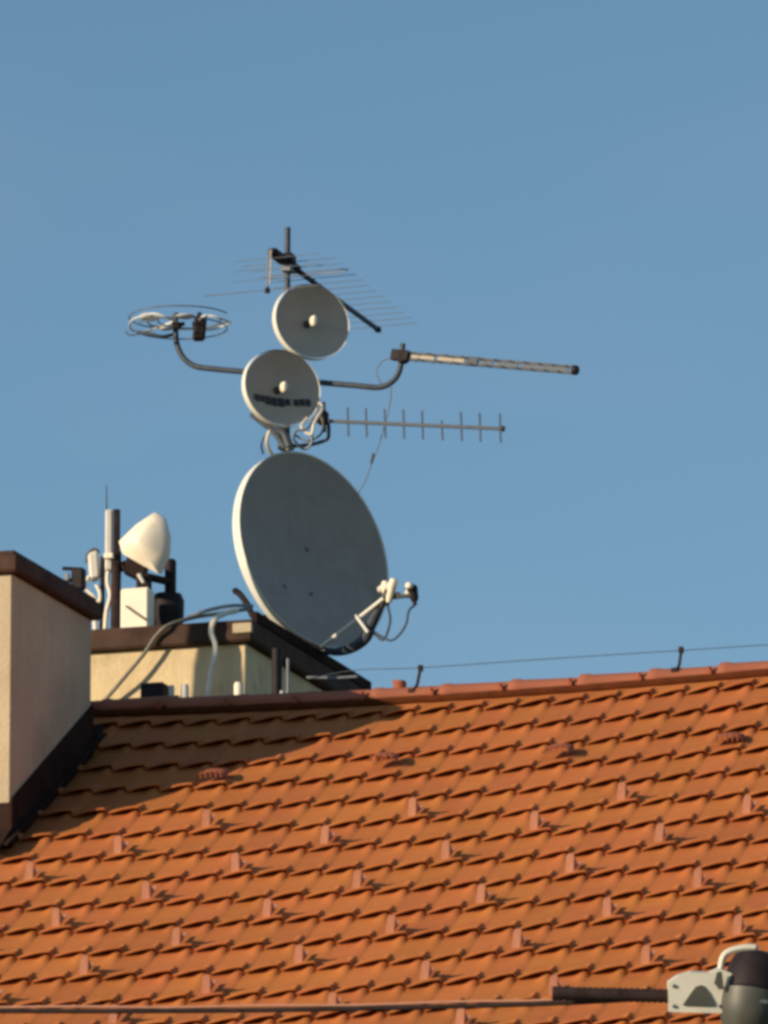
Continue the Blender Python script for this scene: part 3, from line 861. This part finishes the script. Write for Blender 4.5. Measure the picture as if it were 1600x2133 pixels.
# keep the boom horizontal and let its far end run away from the viewer
P0 = W(am, BM, zy) ; p_near = MP(563, 519, -0.30); p_far = MP(787, 686, 1.35)
p_near = hit(563, 522, B, W(0, BM - 0.22, 0)); 
db = (p_far - p_near); lb = db.length; db.normalize()
print('yagi boom length', lb, 'slope', db.z)
sb = db.cross(Z).normalized(); ub = sb.cross(db)
MB().box((p_near + p_far) / 2, db * (lb / 2), sb * 0.010, ub * 0.010).build('boom', M['steel'], ty)
MB().box(p_far, db * 0.02, sb * 0.015, ub * 0.015, 0.004).build('end_cap', M['black'], ty)
tpt = p_near + db * (lb * 0.14)
mb = MB().box(p_near + db * 0.20, db * 0.18, sb * 0.030, ub * 0.024, 0.012)
mb.box(MP(603, 541, 0.0), A * 0.028, B * 0.04, Z * 0.034, 0.01)
mb.build('junction_box', M['black'], ty)
MB().tube(curve([MP(615, 556, .02), MP(628, 568, .1), MP(640, 578, .2), MP(652, 585, .3)], 4), 0.013, 8).build('brace', M['black'], ty, True)
ne = 13
for k in range(ne):
    t = 0.17 + 0.82 * k / (ne - 1)
    c = p_near + db * (lb * t) + ub * 0.012
    hl = 0.27 - 0.03 * k / ne
    MB().tube([c - sb * hl, c + sb * hl], 0.0022, 6).build('element', M['alu'], ty, True)
c = p_near + db * 0.52 + ub * 0.02
loop_ = [c + sb * x + db * y for x, y in ((-.22, -.02), (.22, -.02), (.24, .0), (.22, .03), (-.22, .03), (-.24, 0), (-.22, -.02))]
MB().tube(loop_, 0.004, 6).build('dipole', M['alu'], ty, True)
# lower half of the corner reflector: strut, knob and bars
s_top = MP(560, 522, -0.22); s_bot = MP(557, 604, -0.20)
MB().tube([s_top, s_bot], 0.0055, 8).build('reflector_strut', M['galv'], ty, True)
MB().tube([s_top + A * .012, s_bot + A * .012 + Z * 0.03], 0.003, 8).build('reflector_strut', M['wcable'], ty, True)
MB().lathe(s_bot - Z * 0.012, Z, [(0, -0.006), (0.014, -0.004), (0.016, 0.01), (0.010, 0.026), (0, 0.03)], 12).build('knob', M['black'], ty, True)
for (t, hl) in ((1.0, 0.37), (0.72, 0.2), (0.45, 0.2), (0.2, 0.2)):
    c = s_top.lerp(s_bot, t)
    p_a = c - sb * hl; 
    MB().tube([c - sb * hl, c + sb * 0.30], 0.0030 if t == 1.0 else 0.0018, 6).build('reflector_bar', M['alu'], ty, True)

# thin coaxial drop
cable([MP(818, 748, .02), MP(800, 750, .02), MP(786, 768, .02), MP(787, 786, .02), MP(800, 806, .03)], 0.0030, M['gcable'], 'thin looped lead behind the right arm elbow')
cable([MP(815, 806, .03), MP(814, 830, .05), MP(806, 870, .08), MP(790, 925, .1), MP(775, 965, .1), MP(762, 1000, .1), MP(745, 1030, .12)], 0.0026, M['gcable'], 'thin dark lead hanging from the right arm down behind the large dish')
single(MB().tube([MP(778, 944, .1), MP(773, 966, .1)], 0.007, 8), 'cable_joint', M['steel'], MP(773, 966, .1), 'small dark joint on the thin hanging lead', 'cable joint')

# ------------------------------------------------------------------ left cluster on the rear chimney
bl = D2 + 0.15
def C2(px, py, db=0.0): return PB(px, py, bl + db)
def base_at(px, b): a_ = loc(PB(px, 1310, b))[0]; return W(a_, b, zt2)
# sector panel antenna
sp_ = thing('panel_antenna', base_at(236, bl), 'tall slim panel antenna on a pole, white left side and brown right side', 'antenna')
zt = loc(C2(235, 1063))[2]; 
cc = (C2(227, 1063) + C2(227, 1190)) / 2
mb = MB().box(cc, V((0.019, 0.0, 0)), V((0, 0.03, 0)), Z * ((C2(228, 1063) - C2(228, 1190)).length / 2), 0.008)
mb.build('radome', M['white'], sp_)
mb = MB().box((C2(243, 1062) + C2(243, 1178)) / 2, V((0.018, 0, 0)), V((0, 0.028, 0)), Z * ((C2(244, 1062) - C2(244, 1178)).length / 2), 0.006)
mb.build('back_plate', M['brown'], sp_)
MB().tube([base_at(240, bl) - Z * 0.005, C2(243, 1150)], 0.026, 10).build('pole', M['brown'], sp_, True)
MB().tube(curve([C2(229, 1165), C2(224, 1210), C2(230, 1240), C2(222, 1275), C2(219, 1312)], 6), 0.0125, 8).build('cable', M['wcable'], sp_, True)
MB().box(C2(227, 1158, -.04), A * 0.026, B * 0.014, Z * 0.014, 0.004).build('clamp', M['cream'], sp_)
single(MB().tube([C2(222, 1066, .02), C2(222, 1010, .02)], [0.0045, 0.0028], 8), 'whip_antenna', M['steel'], C2(222, 1066, .02), 'thin grey whip rod rising above the slim panel antenna', 'antenna')
# parabolic reflector seen from behind
pd = thing('feed_dish', base_at(290, bl + .15), 'small dish seen from behind, sunlit cream back, beside the slim panel', 'dish antenna')
MBk = MB()
nb = V((0.80, 0.42, 0.10)).normalized()
out = [(256, 1128), (286, 1098), (318, 1076), (334, 1086), (343, 1120), (341, 1152), (326, 1186), (296, 1170), (262, 1150)]
cx = C2(306, 1132, -0.10)
op = [C2(302 + (x - 302) * 1.18, 1130 + (y - 1130) * 1.16, -0.10) for x, y in out]
# dome over the outline: rings shrink toward the rear apex
apex = C2(292, 1136, -0.03)
rings = []
for k in range(6):
    t = k / 5
    rings.append([p.lerp(cx, t) - B * (0.075 * math.sin(t * math.pi / 2)) + A * (-0.02 * t) for p in op])
front = [p + B * 0.02 + A * 0.01 for p in op]
allr = [front] + rings
vs = [p for r in allr for p in r]; m_ = len(op); fs = []
for i in range(len(allr) - 1):
    for k in range(m_):
        j = (k + 1) % m_; fs.append((i * m_ + k, i * m_ + j, (i + 1) * m_ + j, (i + 1) * m_ + k))
fs.append(tuple(range(m_)))
MBk.add(vs, fs); MBk.build('shell', M['cream'], pd, True, 50)
mb = MB()
mb.box(C2(283, 1185, 0.06), V((0.055, 0, -0.028)), V((0, 0.05, 0)), V((0.015, 0, 0.045)), 0.012)
mb.box(C2(300, 1215, 0.06), V((0.04, 0, -0.01)), V((0, 0.045, 0)), V((0.0, 0, 0.05)), 0.012)
mb.tube([C2(262, 1178, 0.05), C2(250, 1182, 0)], 0.028, 8)
mb.tube([C2(300, 1200, 0.05), C2(352, 1212, 0.15)], 0.022, 8)
mb.build('mount', M['brown'], pd)
MB().tube([C2(289, 1196, -0.01), C2(299, 1214, -0.01)], [0.012, 0.008], 8).build('bolt', M['white'], pd, True)
bb = base_at(286, bl - .06)
hb = loc(C2(285, 1228, -.06))[2] - zt2
mb = MB().box(bb + Z * (hb / 2), A * 0.078, B * 0.05, Z * (hb / 2), 0.01)
bx = single(mb, 'equipment_box', M['cream'], bb, 'cream sunlit box standing on the rear chimney cap under the small dish', 'box', smooth=False)
single(MB().tube(curve([C2(262, 1262, -.12), C2(280, 1275, -.12), C2(305, 1292, -.12)], 4), 0.006, 6), 'cable', M['gcable'], C2(305, 1292, -.12), 'short dark cable slanting across the cream box', 'cable')
# white radio unit and cable bundle left of the panel
ru = thing('radio_unit', base_at(200, bl + .05), 'white bent radio unit on a thin stand behind the front chimney cap', 'radio unit')
mb = MB().box(C2(196, 1180, .05), V((0.028, 0, 0.008)), V((0, 0.035, 0)), V((-0.006, 0, 0.075)), 0.014)
mb.build('case', M['white'], ru)
MB().tube(curve([C2(205, 1152, .05), C2(196, 1145, .05), C2(184, 1156, .05), C2(182, 1172, .05)], 5), 0.012, 8).build('hood', M['lampgrey'], ru, True)
MB().tube(curve([C2(186, 1200, .02), C2(177, 1222, .02), C2(192, 1240, .02), C2(206, 1254, .02), C2(208, 1235, .02), C2(200, 1218, .02)], 6), 0.0095, 8).build('cable', M['wcable'], ru, True)
MB().tube([base_at(212, bl + .05), C2(214, 1160, .05)], 0.013, 8).build('stand', M['brown'], ru, True)
MB().tube([C2(198, 1290, .0), C2(199, 1312, 0)], 0.015, 8).build('foot', M['white'], ru, True)
# black bracket on the front chimney cap
bq = hit(160, 1228, A, W(a1 - 0.03, 0, 0)); aq, bq_, zq = loc(bq)
kb = thing('wall_bracket', W(a1 - 0.02, bq_, zcap1), 'black forked bracket standing on the front chimney cap', 'bracket')
def Q(px, py): return hit(px, py, B, W(0, bq_, 0))
mb = MB().box((Q(162, 1185) + Q(166, 1228)) / 2, A * 0.032, B * 0.03, Z * 0.055, 0.008)
mb.tube([Q(131, 1184), Q(172, 1186)], 0.010, 8)
mb.tube(curve([Q(150, 1210), Q(138, 1208), Q(134, 1222)], 4), 0.012, 8)
mb.build('plate', M['black'], kb)
MB().box(Q(145, 1205) - B * .04, A * 0.012, B * 0.008, Z * 0.02, 0.003).build('tab', M['galv'], kb)

# cables over the rear chimney cap
bf = D2 - 0.075
def CF(px, py, db=0): return PB(px, py, bf + db)
cable([CF(216, 1462, .03), CF(262, 1408), CF(300, 1362), CF(325, 1325), CF(350, 1303), CF(400, 1287, .1), CF(450, 1279, .3), CF(520, 1268, .7)], 0.0105, M['gcable'], 'dark cable slanting down the sunlit face of the rear chimney')
cable([CF(492, 1272, .5), CF(470, 1277, .2), CF(448, 1290), CF(440, 1315, -.02), CF(449, 1350, -.02), CF(441, 1400, -.02), CF(434, 1440, -.02), CF(432, 1475, -.02)], 0.0155, M['wcable'], 'thick white cable hanging down the front of the rear chimney')
cable([CF(392, 1285, .3), CF(430, 1272, .3), CF(480, 1262, .5), CF(525, 1262, .8)], 0.010, M['alu'], 'grey conduit lying along the rear chimney cap')

# small fittings between ridge and rear chimney
bs_ = 0.75
def S(px, py): return PB(px, py, bs_)
def stand(px, top, w_, name, m, lab, cat, box=False):
    pt = S(px, top); a_, _, zz = loc(pt); p0 = W(a_, bs_, -bs_ * TP - 0.02)
    if box: mb = MB().box(W(a_, bs_, (zz - bs_ * TP) / 2), A * w_, B * w_ * .8, Z * ((zz + bs_ * TP) / 2), 0.006)
    else: mb = MB().lathe(p0, Z, [(0, 0), (w_, 0), (w_, zz - loc(p0)[2] - 0.012), (w_ * .8, zz - loc(p0)[2]), (0, zz - loc(p0)[2])], 12)
    return single(mb, name, m, p0, lab, cat)
stand(322, 1425, 0.062, 'junction_box', M['black'], 'squat dark box in front of the sunlit rear chimney face', 'box', True)
stand(357, 1428, 0.017, 'vent_pipe', M['white'], 'short white stub right beside the squat dark box', 'pipe')
stand(385, 1426, 0.022, 'vent_pipe', M['white'], 'wider white stub left of the hanging white cable', 'pipe')
stand(497, 1422, 0.024, 'vent_pipe', M['cream'], 'cream stub below the right corner of the rear chimney', 'pipe')
bs_ = 1.0 + 0.0
def post2(px, top, r, m, lab, nm):
    # beyond the corner of the chimney, beside its shaded face
    b_ = 0.85; pt = PB(px, top, b_); a_, _, zz = loc(pt); p0 = W(a_, b_, -b_ * TP - 0.02)
    single(MB().tube([p0, pt], r, 10), nm, m, p0, lab, 'pipe')
post2(577, 1352, 0.027, M['black'], 'dark upright pipe in front of the shaded rear chimney face', 'downpipe')
post2(600, 1372, 0.008, M['galv'], 'thin grey upright pipe just right of the dark upright pipe', 'downpipe')
post2(587, 1440, 0.016, M['white'], 'small white stub at the foot of the dark upright pipe', 'vent_pipe')

# ------------------------------------------------------------------ lightning conductor along the ridge
lc = thing('lightning_conductor', PB(1150, 1415, 0), 'thin wire along the ridge held on two upright holders', 'lightning conductor')
wire = curve([PB(640, 1415, .25), PB(740, 1396, .05), PB(876, 1391, 0), PB(1150, 1372, 0), PB(1419, 1355, 0), PB(1700, 1338, 0), PB(2300, 1312, 0)], 8)
MB().tube(wire, 0.0022, 6).build('wire', M['steel'], lc, True)
for pts in ([(858, 1440), (868, 1428), (872, 1412), (876, 1392)], [(1406, 1396), (1414, 1388), (1417, 1372), (1419, 1354)]):
    p3 = [PB(x, y, -0.06 + 0.06 * i / 3) for i, (x, y) in enumerate(pts)]
    mb = MB().tube(curve(p3, 4), 0.008, 8)
    mb.box(p3[-1], A * 0.012, B * 0.012, Z * 0.016, 0.003)
    mb.box(p3[0], A * 0.018, B * 0.012, Z * 0.012, 0.003)
    mb.build('holder', M['brown'], lc, True)
# lump clamp on the ridge
mb = MB(); c = PB(833, 1425, 0)
mb.lathe(c - Z * 0.03, Z, [(0, 0), (0.03, 0.0), (0.034, 0.02), (0.034, 0.034), (0.028, 0.046), (0, 0.048)], 14)
mb.box(c - A * 0.018 + Z * 0.012, A * 0.018, B * 0.015, Z * 0.008, 0.003)
single(mb, 'ridge_knob', M['vent'], c - Z * 0.03, 'squat red-brown knob on the ridge left of the first wire holder', 'roof fitting')
single(MB().tube([PB(640, 1411, .4), PB(700, 1412, .3), PB(745, 1409, .15)], 0.0065, 8), 'rod', M['galv'], PB(640, 1411, .4), 'pale rod lying across the foot of the rear chimney cap', 'rod')

# ------------------------------------------------------------------ street lamp on a span wire, nearer the camera
DL = 31.0
def LPt(px, py, dd=0.0): return PD(px, py, DL + dd)
pm = 1 / (F_PX / DL)
sw = curve([LPt(-2600, 2060, 2.6), LPt(-700, 2098, .9), LPt(0, 2106, .5), LPt(560, 2104, .3), LPt(1100, 2092, .1), LPt(1395, 2078, 0), LPt(1640, 2070, -.1), LPt(2300, 2040, -.5), LPt(4200, 1930, -1.5)], 10)
single(MB().tube(sw, 0.0088, 8), 'span_wire', M['brown'], sw[0], 'dark wire stretched across the lower roof to the street lamp', 'wire')
sw2 = [p + Z * (0.016 + 0.002 * math.sin(i * .9)) + B * 0.01 for i, p in enumerate(sw)]  # pale strand added over the span wire to stand for its bright halo
single(MB().tube(sw2, 0.0045, 6), 'wire_halo', M['guard'], sw2[0], 'thin pale reddish strand added for the halo just above the dark span wire', 'wire')
cp_ = [LPt(1150 + 245 * k / 40, 2069 + 6 * k / 40) for k in range(41)]
single(MB().tube(cp_, [0.022 + 0.0035 * (k % 2) for k in range(41)], 12), 'conduit', M['brown'], cp_[0], 'ribbed dark conduit sleeve left of the street lamp', 'conduit')
sl = thing('street_lamp', LPt(1560, 2133), 'street lamp with cream junction housing and dark glossy bulb hanging from a wire', 'street lamp')
# housing: chamfered slab
def poly_box(pts, dd0, th, name, m, parent):
    p = [LPt(x, y, dd0) for x, y in pts]; q = [a_ + FWD * th for a_ in p]; k = len(p)
    return MB().add(p + q, [tuple(range(k - 1, -1, -1)), tuple(range(k, 2 * k))] + [(i, (i + 1) % k, (i + 1) % k + k, i + k) for i in range(k)]).build(name, m, parent)
hs = poly_box([(1394, 2108), (1392, 2048), (1412, 2034), (1440, 2026), (1478, 2028), (1500, 2018), (1530, 2030), (1540, 2112)], -0.06, 0.12, 'housing', M['lampwhite'], sl)
poly_box([(1422, 2094), (1440, 2068), (1450, 2055), (1462, 2052), (1474, 2066), (1487, 2090), (1484, 2096)], -0.068, 0.006, 'recess', M['lampgrey'], hs)
poly_box([(1488, 2048), (1494, 2026), (1504, 2024), (1508, 2060), (1498, 2062)], -0.10, 0.02, 'latch', M['lampgrey'], hs)
for (x, y) in ((1404, 2096), (1404, 2054), (1500, 2096), (1524, 2040)):
    MB().lathe(LPt(x, y, -0.062), -FWD, [(0, 0.006), (0.004, 0.006), (0.007, 0.003), (0.007, 0)], 8).build('screw', M['galv'], hs, True)
c = LPt(1573, 2052)
mb = MB().lathe(c, V((0.18, 0.1, 1)), [(0, 0.118), (0.05, 0.112), (0.088, 0.092), (0.104, 0.05), (0.108, 0.0), (0.106, -0.03), (0.0, -0.032)], 28)
mb.build('bulb', M['black'], sl, True)
mb = MB().lathe(c, V((0.18, 0.1, 1)), [(0.110, -0.035), (0.118, -0.04), (0.112, -0.09), (0.09, -0.16), (0.05, -0.2), (0, -0.205)], 28)
mb.build('bowl', M['lampgrey'], sl, True)
mb = MB().tube(curve([LPt(1503, 2055, .02), LPt(1502, 2015, .02), LPt(1512, 1987, .02), LPt(1545, 1975, .02), LPt(1580, 1974, .02)], 6), [0.012] * 24 + [0.004], 8)
mb.build('hood_rim', M['lampwhite'], sl, True)
mb = MB().tube([LPt(1573, 2085, -.12), LPt(1600, 2088, -.12)], 0.008, 8); mb.build('trim', M['galv'], sl, True)
mb = MB().box(LPt(1560, 2068, .02), V((0.08, 0, 0)), V((0, 0.05, 0)), V((0, 0, 0.025)), 0.01); mb.build('hanger', M['lampgrey'], sl)
